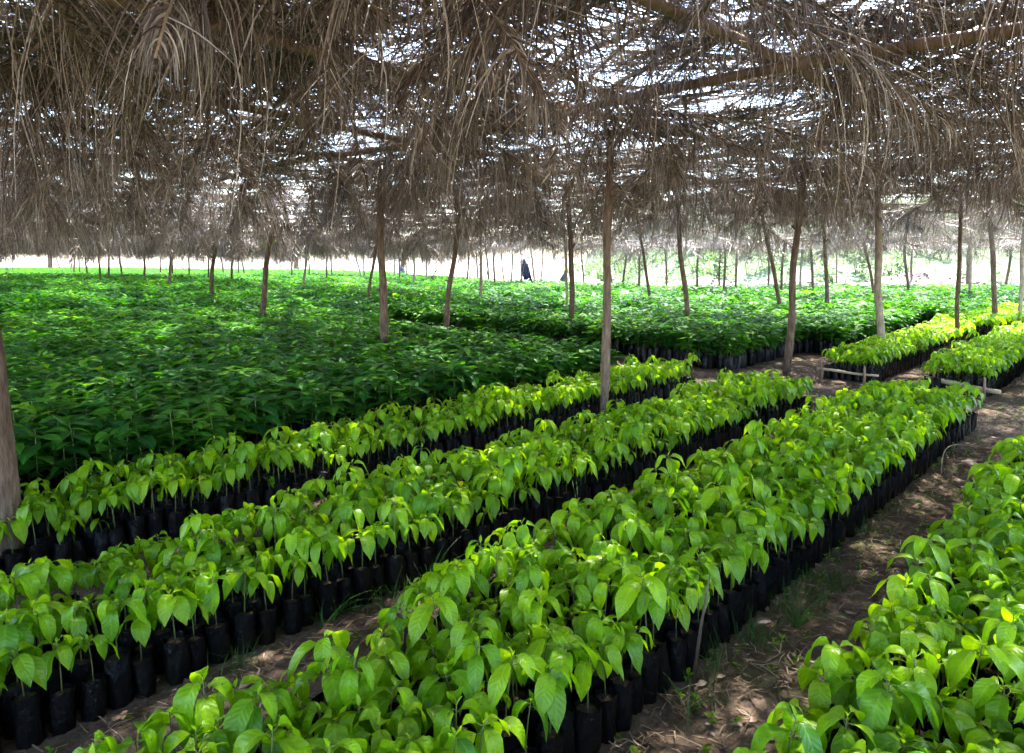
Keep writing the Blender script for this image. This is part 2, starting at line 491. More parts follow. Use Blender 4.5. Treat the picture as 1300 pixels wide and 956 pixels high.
# ---- posts: measured foot (pixel, height of what hides it), top pixel, thickness
POSTS = [  # x, y, h, xtop, ytop, diameter, pale, note
    (15, 733, 0, -14, 408, .125, 0), (766, 541, 0, 774, 200, .086, 0), (998, 475, 0, 1020, 205, .092, 0), (1119.5, 427, .4, 1118, 260, .105, 1),
    (1217, 413, .4, 1221, 260, .075, 0), (727, 441, 0, 722, 250, .10, 0), (719, 388, .5, 717, 300, .065, 1), (486.5, 432, .5, 485, 260, .105, 0),
    (332, 400, .5, 348, 260, .10, 0), (269, 378, .5, 273, 270, .115, 0), (216.5, 364, .5, 215, 290, .11, 0), (183, 357, .5, 182, 310, .10, 0),
    (155, 355, .5, 149, 310, .09, 0), (137, 354.6, .5, 138, 310, .10, 0), (127.6, 353.5, .5, 126, 310, .10, 0), (111.7, 349.6, .5, 107, 305, .10, 0),
    (94.6, 348, .5, 94, 320, .10, 0), (102, 348, .5, 99, 325, .07, 0), (239.6, 352, .5, 239, 320, .10, 0), (203, 349, .5, 204, 320, .09, 0),
    (219, 350, .5, 219, 325, .09, 0), (264.7, 354.7, .5, 266, 315, .08, 0), (295.2, 357, .5, 295, 305, .11, 0), (285, 349, .5, 280, 325, .09, 0),
    (65, 342, .5, 65, 322, .12, 0), (76, 343, .5, 71, 326, .10, 0), (302.6, 349, .5, 302, 325, .09, 0), (310.5, 349.5, .5, 306, 315, .10, 0),
    (371, 352, .5, 372, 315, .10, 0), (385.8, 365.7, .5, 388.5, 300, .085, 1), (392.7, 351, .5, 391, 325, .08, 0), (413.5, 356.5, .5, 414, 320, .09, 0),
    (421, 351, .5, 420, 325, .08, 0), (459, 353, .5, 454, 328, .08, 1), (463, 352, .5, 462, 328, .08, 0), (468, 381, .5, 477, 290, .075, 0),
    (500.5, 354.6, .5, 500, 320, .07, 1), (506.7, 356, .5, 506, 325, .08, 0), (516, 349, .5, 515, 330, .08, 0), (524.6, 363, .5, 527, 315, .08, 1),
    (541, 357, .5, 543, 320, .08, 1), (568, 402, .5, 581, 260, .095, 0), (593.5, 359, .5, 594, 328, .08, 0), (609.7, 377, .5, 609.5, 290, .08, 1),
    (606, 353, .5, 605, 330, .10, 0), (620, 358, .5, 619, 330, .09, 0), (628, 365, .5, 628, 318, .08, 0), (640, 353.5, .5, 638, 332, .09, 0),
    (650, 361.6, .5, 650, 330, .075, 1), (661.6, 361, .5, 661, 330, .07, 0), (678, 356, .5, 676, 335, .10, 0), (686, 357, .5, 688, 335, .07, 0),
    (741, 361, .5, 740, 333, .07, 0), (778, 362, .5, 776, 345, .07, 0), (791.5, 364, .5, 794, 330, .08, 0), (811.8, 366.6, .5, 811.5, 315, .08, 0),
    (825, 382, .5, 815, 308, .078, 0), (846, 363, .5, 845.5, 330, .07, 0), (872.5, 401, .5, 865, 300, .095, 0), (885, 366.6, .5, 887, 320, .08, 0),
    (914, 365, .5, 914, 335, .07, 0), (919.7, 373, .5, 921, 315, .08, 0), (933.6, 366.6, .5, 934, 322, .075, 0), (988, 393, .5, 963.6, 292, .085, 0),
    (975, 366, .5, 976, 345, .07, 0), (991, 372, .5, 995, 325, .075, 0), (1016.7, 369.7, .5, 1018, 325, .075, 1), (1034, 371, .5, 1030.5, 320, .085, 0),
    (1050.8, 389, .5, 1046, 300, .09, 0), (1062, 364, .3, 1062, 325, .07, 0), (1107, 376.6, .5, 1093.5, 322, .08, 0), (1153.5, 375, .4, 1150, 310, .085, 0),
    (1157.5, 367, .3, 1158, 310, .09, 0), (1234, 382, .4, 1233, 320, .09, 1), (1228.6, 368, .3, 1229, 330, .10, 0), (1263.6, 401, .4, 1260, 300, .10, 0),
    (1274.6, 371, .3, 1281, 330, .10, 0), (1294, 399, .4, 1299.5, 335, .085, 1),
]
post_xy = []
for p in POSTS:
    post_xy.append(unp(p[0], p[1], p[2]))
NEAR_POSTS = [q for q in post_xy if q[1] < 20]


def clear_of_posts(x, y, d=0.085):
    for q in NEAR_POSTS:
        if abs(q[0] - x) < d and abs(q[1] - y) < d: return False
    return True


# ------------------------------------------------------------------ bed layout (u along the beds, w across)
SP = 0.093
BEDS = {   # w0 (side nearest the right-hand path) .. w1, u0 .. u1
    'D': (-.63, -.03, -1.2, 7.3), 'C': (-2.02, -1.24, -1.5, 7.38), 'B': (-3.24, -2.58, -1.8, 6.98), 'A': (-4.46, -3.95, -2.0, 7.1),
    'E': (-3.15, -2.62, 9.08, 15.0), 'F': (-2.02, -1.42, 9.1, 15.5), 'K': (.62, 1.4, -1.0, 7.3), 'J': (-.95, -.25, 9.1, 16.0), 'Q': (.15, .9, 9.2, 16.0),
}
BEDTXT = {'D': 'bed right of dirt path', 'C': 'bed left of dirt path', 'B': 'second bed left of dirt path', 'A': 'narrow bed before dark saplings',
          'E': 'bed behind thinner bamboo rail', 'F': 'bed behind thicker bamboo rail'}
NY = 22
young_kinds = ['normal'] * 19 + ['small'] * 1 + ['tall'] * 2
YP = [young_parts(100 + i, young_kinds[i]) for i in range(NY)]
YJ = [join_parts('seedling_mesh', p) for p in YP]
light = []
for b, (w0, w1, u0, u1) in BEDS.items():
    nr = int(round((w1 - w0) / SP)) + 1
    ncol = int((u1 - u0) / SP)
    for r_ in range(nr):
        w = w0 + (w1 - w0) * r_ / (nr - 1)
        row_from_path = r_ + 1 if b == 'D' else nr - r_
        for c in range(ncol):
            u = u1 - c * SP + R.uniform(-.012, .012)
            ww = w + R.uniform(-.012, .012)
            x, y = W(u, ww)
            if y < -1.5: continue
            if not clear_of_posts(x, y): continue
            if x * x + y * y < .16: continue
            if R.random() < .03: continue
            if b == 'C' and u < 1.5 and w < -1.86: continue
            k = R.randrange(NY)
            if b == 'B' and R.random() < .06: k = 19
            s = R.uniform(.80, 1.06) * (.92 if b in 'AB' else 1.02 if b == 'D' else .97)
            light.append([(x, y, 0.0), (R.uniform(-.05, .05), R.uniform(-.05, .05), R.uniform(0, 6.28)), s, k, b, row_from_path, c + 1])

# choose the 300 that show largest
def score(p, h):
    q = proj(p[0][0], p[0][1], h)
    if q is None: return 1e9
    if not (-20 < q[0] < 1320 and -20 < q[1] < 990): return 1e6 + q[2]
    return q[2]


order = sorted(range(len(light)), key=lambda i: score(light[i], .38))
# keep the ones at the visible side of a bed first: rows facing the camera count a little nearer
ind = set([i for i in order if score(light[i], .38) < 1e5][:300])
rest = [p for i, p in enumerate(light) if i not in ind]
ymesh = [{k: v[0].mesh('seedling_' + k, [v[1]]) for k, v in p.items()} for p in YP]
ADJ = {'normal': 'seedling', 'small': 'stunted seedling', 'tall': 'tall seedling'}
for i in sorted(ind):
    loc, rot, s, k, b, row, n = light[i]
    e = link('potted_seedling', None, None, loc, rot)
    e.scale = (s, s, s)
    e.empty_display_size = .05
    nm_ = ADJ[young_kinds[k]]
    tag(e, f'{nm_} {ordinal(n)} from far end, {ordinal(row)} row from path, {BEDTXT[b]}', 'seedling', 'young seedlings in black bags')
    bg = link('bag', ymesh[k]['bag'], e)
    link('soil', ymesh[k]['soil'], bg)
    link('stem', ymesh[k]['stem'], e)
    link('foliage', ymesh[k]['foliage'], e)

# far pale beds, sparser
for (w0, w1, u0, u1) in ((-3.3, -2.2, 15.6, 21), (-2.0, -1.0, 16.4, 22), (-.9, .2, 16.6, 24), (.4, 1.6, 16.6, 24)):
    for c in range(int((u1 - u0) / .11)):
        for r_ in range(int((w1 - w0) / .12)):
            x, y = W(u0 + c * .11 + R.uniform(-.02, .02), w0 + r_ * .12 + R.uniform(-.02, .02))
            rest.append([(x, y, 0), (0, 0, R.uniform(0, 6.28)), R.uniform(.95, 1.15), R.randrange(19)])
instancer('seedling_bed', rest, YJ, 'bright green cacao seedlings in black bags filling the rest of the beds', 'seedling bed')

# ---- dark, older saplings
ND = 9
DP = [mature_parts(500 + i) for i in range(ND)]
DJ = [join_parts('sapling_mesh', p) for p in DP]
DS = .115
dark = []
dark_far = []
FAR = [(-75, 66), (-50, 66), (-11.4, 49.5), (-.3, 30), (4, 26), (9, 24.0), (15.6, 24.5), (40, 26)]


def far_y(x):
    for (x0, y0), (x1, y1) in zip(FAR, FAR[1:]):
        if x0 <= x <= x1: return y0 + (y1 - y0) * (x - x0) / (x1 - x0)
    return 24


def in_dark(u, w):
    if u < 6.95:
        return w < -4.85
    if u < 8.75 and w > -10.5: return False           # cross path
    if u < 8.75: return w < -12 or u < 7.6
    if w > -4.3:
        return w < -3.75 and u > 11.5 or (u > 16.2 and w < -3.5) or u > 24.6
    if 13.2 < u < 13.4 and -9 < w: return False
    if -6.25 < w < -6.05 or -9.3 < w < -9.1 or -13.3 < w < -13.0: return u < 7 or u > 22
    return True


def vis(x, y, m=1.3):
    return y > -2 and abs(x) < (y * .75 + 1.2) * m


u = -3.0
while u < 26:
    w = -16.0
    while w < 3:
        uu = u + R.uniform(-.03, .03); ww = w + R.uniform(-.03, .03)
        w += DS
        x, y = W(uu, ww)
        if not in_dark(uu, ww) or y > 15 or not vis(x, y) or y > far_y(x): continue
        if not clear_of_posts(x, y, .05): continue
        k = R.randrange(ND)
        dark.append([(x, y, 0.0), (R.uniform(-.08, .08), R.uniform(-.08, .08), R.uniform(0, 6.28)), R.uniform(.88, 1.12), k, uu, ww])
    u += DS
# individuals: nearest ones
order = sorted(range(len(dark)), key=lambda i: score(dark[i], .5) + (0 if dark[i][5] > -5.5 else .8))
dind = set([i for i in order if score(dark[i], .5) < 1e5][:240])
dmesh = [{k: v[0].mesh('sapling_' + k, [v[1]]) for k, v in p.items()} for p in DP]
rows = {}
for i in dind:
    rows.setdefault(int(round((-4.85 - dark[i][5]) / DS)), []).append(i)
for rr, lst in sorted(rows.items()):
    lst.sort(key=lambda i: -dark[i][4])
    for n, i in enumerate(lst):
        loc, rot, s, k, uu, ww = dark[i]
        e = link('leafy_sapling', None, None, loc, rot)
        e.scale = (s, s, s); e.empty_display_size = .05
        tag(e, f'dark green sapling in left field, {ordinal(rr + 1)} row from pale bed, {ordinal(len(lst) - n)} from left frame edge', 'sapling', 'dark green older saplings')
        bg = link('bag', dmesh[k]['bag'], e)
        link('soil', dmesh[k]['soil'], bg)
        link('stem', dmesh[k]['stem'], e)
        link('foliage', dmesh[k]['foliage'], e)
drest = [d[:4] for i, d in enumerate(dark) if i not in dind]

# tiles of saplings for the far part of the field
def tile(seed, size=1.2, dens=.15):
    rnd = random.Random(seed)
    fol = MB()
    n = int(size / dens)
    for a in range(n):
        for b in range(n):
            cx = (a + .5) * dens - size / 2 + rnd.uniform(-.04, .04); cy = (b + .5) * dens - size / 2 + rnd.uniform(-.04, .04)
            hh = rnd.uniform(.38, .62)
            az = rnd.uniform(0, 6.28)
            for k in range(6):
                az += 2.39
                ln = rnd.uniform(.19, .27)
                leaf(fol, (cx, cy, hh - k * .035), az, ln, ln * .42, rnd.uniform(-.05, .6), rnd.uniform(.3, 1.2), .2, rnd.uniform(-.3, .3),
                     min(1, max(0, rnd.gauss(.42, .25))), 0, 3, 2, .03, rnd)
    # dark bag skirt, seen only at tile sides
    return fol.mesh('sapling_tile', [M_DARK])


TILES = [tile(900 + i) for i in range(5)]
TS = 1.2
u = -30.0
while u < 75:
    w = -72.0
    while w < 28:
        x, y = W(u, w)
        if y >= 15 - .6 and y < far_y(x) and vis(x, y, 1.25) and in_dark(u, w):
            dark_far.append([(x, y, 0), (0, 0, -(A - math.pi / 2) + R.randrange(4) * math.pi / 2 + R.uniform(-.04, .04)), R.uniform(.95, 1.06), ND + R.randrange(5)])
        w += TS
    u += TS
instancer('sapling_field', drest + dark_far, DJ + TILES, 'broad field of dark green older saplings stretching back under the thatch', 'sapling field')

# ------------------------------------------------------------------ ground
def sheet(name, x0, x1, y0, y1, nx, ny, z, mat, zf=None):
    mb = MB()
    pts = []; uvs = []
    for j in range(ny + 1):
        for i in range(nx + 1):
            x = x0 + (x1 - x0) * i / nx; y = y0 + (y1 - y0) * j / ny
            pts.append((x, y, z + (zf(x, y) if zf else 0))); uvs.append((i / nx, j / ny))
    mb.grid(pts, uvs, nx + 1, ny + 1, .5)
    o = link(name, mb.mesh(name, [mat]))
    o['kind'] = 'structure'
    return o


sheet('ground', -600, 600, -200, 1400, 8, 8, -.012, M_GROUND)
from mathutils import noise as mn


def path_h(x, y):
    return mn.noise(Vector((x * 1.3, y * 1.3, 0))) * .012 + mn.noise(Vector((x * 6, y * 6, 3))) * .008


mb = MB()
pts = []; uvs = []
nx, ny = 260, 150
for j in range(ny + 1):
    for i in range(nx + 1):
        x = -8 + 20 * i / nx; y = -2 + 14 * j / ny
        ed = min(1, min(i, nx - i, j, ny - j) / 6)
        pts.append((x, y, .004 + (.010 + path_h(x, y)) * ed)); uvs.append((i / nx, j / ny))
mb.grid(pts, uvs, nx + 1, ny + 1, .5)
o = link('dirt_path', mb.mesh('dirt_path', [M_NSOIL])); o['kind'] = 'structure'
mb = MB()
pl = [(-75, -8), (40, -8)] + [(x, y + .8) for x, y in FAR[::-1]]
mb.v = [(x, y, -.002) for x, y in pl]; mb.uv = [(0, 0)] * len(pl); mb.lv = [.5] * len(pl); mb.n = len(pl)
mb.f = [tuple(range(len(pl)))]; mb.mi = [0]
me = mb.mesh('nursery_soil', [M_NSOIL])
o = link('nursery_soil', me); o['kind'] = 'structure'

# grassy bank behind on the right
def bank(x, y):
    s = max(0, min(1, (y - 30) / 22)) * max(0, min(1, (x - 6 - (y - 30) * .05) / 6))
    return s * 5.5 + mn.noise(Vector((x * .3, y * .3, 0))) * .5 * s


sheet('hill', 4, 110, 29, 110, 90, 60, -.02, M_HILL, bank)


M_BARE = ground_mat('pinkish_bare_soil', [(0.3, (0.09, 0.066, 0.055)), (0.5, (0.17, 0.13, 0.11)), (0.7, (0.27, 0.21, 0.185))], 0.5, 5.0, 0.06)


def rough(x, y):
    e = max(0, min(1, (x - 3) / 3, (44 - x) / 3, (y - 24) / 2, (36 - y) / 2))
    return (.16 + mn.noise(Vector((x * .5, y * .7, 4))) * .22 + mn.noise(Vector((x * 2.2, y * 2.2, 8))) * .07) * e


sheet('bare_soil', 3, 44, 24, 36, 160, 60, -.006, M_BARE, rough)


def weed_mesh(seed):
    rnd = random.Random(seed)
    mb = MB()
    for k in range(26):
        az = rnd.uniform(0, 6.28); r0 = rnd.uniform(0, .35)
        h = rnd.uniform(.15, .95)
        leaf(mb, (math.cos(az) * r0, math.sin(az) * r0, h * .9), rnd.uniform(0, 6.28), rnd.uniform(.14, .34), rnd.uniform(.06, .16), rnd.uniform(-.1, 1.0), rnd.uniform(.5, 1.4), .2, 0, rnd.random(), 0, 3, 2, .05, rnd)
    for k in range(5):
        az = rnd.uniform(0, 6.28)
        mb.tube([(math.cos(az) * .1, math.sin(az) * .1, -.1), (math.cos(az) * .3, math.sin(az) * .3, rnd.uniform(.5, 1.0))], [.012, .005], 4)
    return mb.mesh('weed', [M_WEED])


WM = [weed_mesh(i) for i in range(5)]
wp = []
for i in range(4200):
    x = R.uniform(5, 75); y = R.uniform(29.5, 75)
    if abs(x) > y * .86 + 3: continue
    z = bank(x, y)
    if mn.noise(Vector((x * .22, y * .22, 5))) + R.uniform(-.3, .3) < -.12: continue
    if z < .3 and R.random() < .6: continue
    wp.append([(x, y, z - .05), (0, 0, R.uniform(0, 6.28)), R.uniform(.6, 1.5), R.randrange(5)])
for i in range(260):
    x = R.uniform(-45, 6); y = far_y(x) + 2 + abs(R.gauss(0, 9))
    if R.random() < .7 and x > -18: continue
    wp.append([(x, y, 0), (0, 0, R.uniform(0, 6.28)), R.uniform(.4, 1.0), R.randrange(5)])
instancer('undergrowth', wp, WM, 'pale sunlit green weeds growing over the bank beyond the nursery', 'undergrowth')


# ------------------------------------------------------------------ soil heaps
def heap(cx, cy, rx, ry, h, seed, label):
    rnd = random.Random(seed)
    mb = MB(); pts = []; uvs = []
    n = 26; rings = 10
    for j in range(rings + 1):
        t = j / rings
        for i in range(n):
            a = 2 * math.pi * i / n
            rr = t * (1 + .22 * mn.noise(Vector((math.cos(a) * 2, math.sin(a) * 2, seed))))
            x = math.cos(a) * rx * rr; y = math.sin(a) * ry * rr
            z = h * (1 - t ** 1.6) * (1 + .5 * mn.noise(Vector((x * 1.4, y * 1.4, seed)))) + .10 * mn.noise(Vector((x * 6, y * 6, seed))) * (1 - t)
            pts.append((x, y, max(z, -.02 if t > .95 else z))); uvs.append((i / n, t))
    mb.grid(pts, uvs, n, rings + 1, .5, 0, close=True)
    for k in range(160):
        a = rnd.uniform(0, 6.28); t = rnd.uniform(.1, 1.1)
        x = math.cos(a) * rx * t; y = math.sin(a) * ry * t; z = h * max(0, 1 - t ** 1.6)
        s = rnd.uniform(.02, .06)
        mb.tube([(x, y, z - s * .4), (x + s * .2, y, z + s * .4), (x + s * .1, y + s * .2, z + s)], [s * .8, s, s * .35], 5)
    o = link('soil_heap', mb.mesh('soil_heap', [M_MOUND]), None, (cx, cy, 0))
    tag(o, label, 'soil heap', 'heaps of soil beyond the field')


def at(px, py, Y, h=0):
    p = ray_at_depth(px, py, Y)
    return p.x


heap(at(905, 350, 28), 28, 2.2, 1.3, .75, 1, 'rubbly pale heap left of the grassy bank, behind leaning posts')
heap(at(1015, 350, 27.5), 27.5, 2.6, 1.2, .6, 2, 'low wide pinkish soil heap between the nearer leaning posts')
heap(at(1165, 350, 28), 28, 3.6, 1.6, .95, 3, 'tallest pinkish grey soil heap below the weedy bank at right')
heap(at(1235, 350, 27), 27, 2.0, 1.2, .6, 4, 'darker brown soil heap next to the tallest heap')
heap(at(965, 350, 29), 29, 3.0, 1.4, .45, 5, 'flat pale soil heap at the foot of the green bank')

# ------------------------------------------------------------------ far trees
def tree(x, y, h, seed, label):
    rnd = random.Random(seed)
    e = link('leafy_tree', None, None, (x, y, 0))
    tag(e, label, 'tree', 'trees beyond the nursery')
    tr = MB()
    top = h * .6
    tr.tube([(0, 0, -.1), (.1, 0, top * .5), (0, .2, top)], [.28, .2, .1], 8)
    cl = []
    for k in range(7):
        a = rnd.uniform(0, 6.28); r0 = rnd.uniform(.2, .42) * h
        q = Vector((math.cos(a) * r0, math.sin(a) * r0, rnd.uniform(.35, .95) * h))
        tr.tube([(0, 0, top * rnd.uniform(.3, .9)), tuple(q * .6 + Vector((0, 0, .2 * h))), tuple(q)], [.1, .06, .02], 5)
        cl.append((q, rnd.uniform(.14, .24) * h))
    link('trunk', tr.mesh('trunk', [M_WOOD]), e)
    cr = MB()
    for q, r0 in cl:
        for k in range(420):
            d = Vector((rnd.gauss(0, 1), rnd.gauss(0, 1), rnd.gauss(0, .8))).normalized() * r0 * rnd.uniform(.45, 1.1)
            leaf(cr, q + d, rnd.uniform(0, 6.28), rnd.uniform(.18, .34), .14, rnd.uniform(-.6, .6), .8, .2, 0, rnd.random(), 0, 2, 1, 0, rnd)
    link('crown', cr.mesh('crown', [M_TREE]), e)


tree(at(62, 325, 78), 78, 4.6, 3, 'small leafy green tree furthest left beyond the nursery')
tree(at(375, 325, 66), 66, 4.2, 4, 'leafy green tree behind the gap left of centre')
tree(at(510, 325, 74), 74, 3.6, 5, 'low bushy tree seen between posts near the centre')
tree(at(1290, 325, 44), 44, 5.5, 6, 'tall leafy tree standing on the bank at far right')

# ------------------------------------------------------------------ posts
def post(i, p):
    x, y, h, xt, yt, dia, pale = p
    X, Y = unp(x, y, h)
    top = ray_at_depth(xt, yt, Y)
    base = ray_at_depth(x, y, Y)
    d = (top - base)
    if d.z < .05: d = Vector((0, 0, 1))
    k = (ROOF_Z - .03 - base.z) / d.z
    dx = max(-.42, min(.42, d.x * k)); 
    tp = Vector((base.x + dx * 1.15, Y + R.uniform(-.08, .08), ROOF_Z - .03))
    kb = (-.05 - base.z) / d.z
    bs = Vector((base.x + max(-.2, min(.2, d.x * kb)), Y, -.05))
    rnd = random.Random(i * 7 + 1)
    n = 14 if Y < 20 else 7
    path = []; rad = []
    ox = Vector((0, 0, 0))
    amp = .012 if Y < 7 else .03
    for j in range(n + 1):
        t = j / n
        q = bs.lerp(tp, t)
        wob = Vector((math.sin(t * 5 + i) * amp + math.sin(t * 13 + i * 2) * amp * .35, math.cos(t * 4 + i) * amp, 0)) * math.sin(math.pi * min(1, t * 1.05)) * (1 if Y > 3 else .6)
        path.append(tuple(q + wob - bs)); 
        rad.append(dia * .5 * (1.06 - .30 * t) * rnd.uniform(.93, 1.08) * (1.12 if rnd.random() < .15 else 1))
    mb = MB()
    mb.tube(path, rad, 12 if Y < 20 else 7, .5)
    if Y < 20:
        for q in range(rnd.choice((1, 2, 3)) if i else 0):     # branch stubs
            j = rnd.randrange(3, n - 1); a = rnd.uniform(0, 6.28)
            pj = Vector(path[j]); e = pj + Vector((math.cos(a) * dia * .85, math.sin(a) * dia * .85, dia * rnd.uniform(.3, 1.0)))
            mb.tube([tuple(pj), tuple(e)], [dia * .28, dia * .17], 7)
    lean = 'leaning left' if dx < -.1 else 'leaning right' if dx > .1 else 'nearly upright'
    o = link('wooden_post', mb.mesh('wooden_post', [M_PALE if pale else M_WOOD]), None, bs)
    # forked top that carries the pole
    fk = MB()
    tpl = tp - bs
    rt = rad[-1]
    for sgn in (-1, 1):
        fk.tube([tuple(tpl + Vector((0, 0, -.06))), tuple(tpl + Vector((sgn * .05, sgn * .03, .03))), tuple(tpl + Vector((sgn * .065, sgn * .045, .11)))], [rt * .8, rt * .65, rt * .4], 7)
    link('fork', fk.mesh('fork', [M_PALE if pale else M_WOOD]), o)
    if i in (8, 29, 61, 3, 31, 16):
        sp = MB()
        for q in range(26 if i == 29 else 9):
            z = rnd.uniform(1.5, 2.05)
            a = rnd.uniform(0, 6.28)
            rr = rnd.uniform(.05, .3)
            leaf(sp, (path[n // 2][0] + math.cos(a) * rr, math.sin(a) * rr, z), a, rnd.uniform(.07, .13), .05, .4, 1, .2, 0, rnd.random(), 0, 3, 2, .03, rnd)
            sp.tube([(path[n // 2][0], 0, z - .1), (path[n // 2][0] + math.cos(a) * rr, math.sin(a) * rr, z)], [.004, .002], 4)
        link('sprout', sp.mesh('sprout', [M_LEAF]), o)
    return o, X, Y, lean, pale, dia


ROOF_Z = 2.75
MAT_KEEP, HANG_KEEP = .98, .70
plist = []
for i, p in enumerate(POSTS):
    plist.append(post(i, p))
special = {0: 'stout brown wooden post cut off by the left edge of the photo', 1: 'straight brown post rising from the second bed, nearest centre post',
           2: 'reddish brown post leaning right on bare cross path', 3: 'pale whitish post rising behind the pale bed with thinner rail',
           5: 'dark post at the cross path, right of photo centre', 7: 'brown post standing in dark saplings left of centre',
           8: 'dark bent post leaning right among dark saplings', 9: 'dark straight post furthest forward in left field'}
srt = sorted(range(len(plist)), key=lambda i: POSTS[i][0])
for n, i in enumerate(srt):
    o, X, Y, lean, pale, dia = plist[i]
    zone = 'in deep background' if Y > 30 else 'at the field\'s far end' if Y > 20 else 'mid-field'
    lb = special.get(i) or f"{'pale' if pale else 'brown'} wooden post {lean} {zone}, {ordinal(n + 1)} post from the left"
    tag(o, lb, 'post', 'posts carrying the thatch roof')

# more posts outside the photograph's view that keep the roof up
# (left out: nothing of them shows)

# ------------------------------------------------------------------ roof poles
def pole(u0, w0, u1, w1, z, r, mat, label, name='bamboo_pole', joints=True):
    a = Vector((*W(u0, w0), z)); b = Vector((*W(u1, w1), z + R.uniform(-.04, .04)))
    L_ = (b - a).length
    n = max(6, int(L_ / .38))
    path = []; rad = []
    s1, s2 = R.uniform(0, 6), R.uniform(0, 6)
    side = (b - a).cross(Vector((0, 0, 1))).normalized()
    for j in range(n + 1):
        t = j / n
        q = a.lerp(b, t) + side * (.04 * math.sin(t * L_ * .9 + s1)) + Vector((0, 0, .03 * math.sin(t * L_ * 1.1 + s2)))
        if joints and 0 < j < n:
            dv = (b - a).normalized() * .012
            for off, rr in ((-dv, .98), (Vector((0, 0, 0)), 1.14), (dv, .98)):
                path.append(tuple(q + off - a)); rad.append(r * rr * (1.08 - .25 * t))
        else:
            path.append(tuple(q - a)); rad.append(r * (1.08 - .25 * t))
    mb = MB(); mb.tube(path, rad, 9, .5)
    o = link(name, mb.mesh(name, [mat]), None, a)
    tag(o, label, 'roof pole', 'poles of the roof frame')
    return o


RAFT = [-1.86, -3.66, .0, 1.7]
names = {-1.86: 'thick brown bamboo roof pole at the top centre of the photo', -3.66: 'tan roof pole running above the nearest centre post',
         .0: 'roof pole over the lower right bed', 1.7: 'roof pole outermost to the right'}
for w in RAFT:
    pole(-2.5, w, 6.2, w + R.uniform(-.05, .05), ROOF_Z + .03, .034, M_BAMBOO, names[w] + ', front length')
    pole(5.6, w + .1, 14.5, w + R.uniform(-.1, .1), ROOF_Z + .05, .034, M_BAMBOO, names[w] + ', rear length')
ww = -5.5; k = 0
while ww > -26:
    k += 1
    pole(-1, ww, 8, ww + R.uniform(-.2, .2), ROOF_Z + .03, .034, M_BAMBOO, f'brown roof pole over the left field, {ordinal(k)} from the pale beds, front length')
    pole(7.4, ww, 17, ww + R.uniform(-.2, .2), ROOF_Z + .05, .032, M_BAMBOO, f'brown roof pole over the left field, {ordinal(k)} from the pale beds, rear length')
    ww -= 1.9
for k, uu in enumerate((-1.0, 4.3, 7.2, 9.6, 12.6, 16.4, 20.0)):
    pole(uu, 2.0, uu + R.uniform(-.15, .15), -6.5, ROOF_Z - .035, .034, M_BAMBOO2 if k == 2 else M_BAMBOO, f"{'pale' if k == 2 else 'brown'} cross pole, {ordinal(k + 1)} back from the camera, right length")
    pole(uu, -6.1, uu + R.uniform(-.2, .2), -16, ROOF_Z - .035, .034, M_BAMBOO, f'brown cross pole, {ordinal(k + 1)} back from the camera, left length')

# ------------------------------------------------------------------ thatch
def frond_parts(seed, L_=2.5, n=120, drop=.62, wd=.009, droopy=.9, mat=False):
    rnd = random.Random(seed)
    lf, rc = MB(), MB()
    curl = rnd.uniform(.9, 1.7)

    # midrib along x; a hanging frond arches over toward its tip, a mat frond lies nearly flat
    def rib(t):
        return Vector(((t - .45) * L_, .12 * math.sin(t * 2.4 + seed), .05 * math.sin(t * 3.1) - (.0 if mat else .30 * curl) * max(0, t - .3) ** 1.7 * 1.6))
    rc.tube([tuple(rib(t)) for t in [i / 10 for i in range(11)]], [.013 * (1 - .85 * i / 10) + .002 for i in range(11)], 5, rnd.random())
    clump = 0
    cd_ = 0
    for i in range(n):
        t = .08 + .92 * i / n
        for sgn in (-1, 1):
            if rnd.random() < .06: continue
            b = rib(t)
            if rnd.random() < .16:
                clump = rnd.gauss(0, .55); cd_ = rnd.uniform(-.3, .3)
            ln = drop * rnd.uniform(.5, 1.2) * (1 + cd_) * (math.sin(math.pi * min(1, .18 + t * .86)) ** .6 + .15)
            ang = (1.1 - .65 * t) + clump * .4 + rnd.gauss(0, .12)
            if mat:
                d = Vector((math.cos(ang), sgn * math.sin(ang), rnd.uniform(-.16, .10)))
                g = rnd.uniform(0, .12)
            else:
                d = Vector((math.cos(ang), sgn * math.sin(ang), rnd.uniform(-.3, .2)))
                g = droopy * (rnd.uniform(.5, 1.1) if rnd.random() > .15 else .1)
            nseg = 3 if mat else 5
            pts = []; uvs = []
            p = Vector(b)
            w_ = wd * rnd.uniform(.6, 1.4)
            tw = rnd.uniform(-1.4, 1.4)
            for j in range(nseg + 1):
                s_ = j / nseg
                d = (d + Vector((rnd.gauss(0, .05) + clump * .03, rnd.gauss(0, .05), -g * (.5 + .3 * s_)))).normalized()
                sd = d.cross(Vector((0, 0, 1)) if mat else Vector((math.cos(tw), math.sin(tw), .25))).normalized()
                ww_ = w_ * (1 - s_ ** 2.2 * .85) * .5
                pts.append(tuple(p - sd * ww_)); pts.append(tuple(p + sd * ww_)); uvs += [(0, s_), (1, s_)]
                p = p + d * (ln / nseg)
            lf.grid(pts, uvs, 2, nseg + 1, rnd.uniform(.7, 1) if rnd.random() < .14 else min(1, max(0, rnd.gauss(.34 + .25 * cd_, .17))))  # few pale strands among darker ones: sunlit and shaded look put into the tone
    return lf, rc


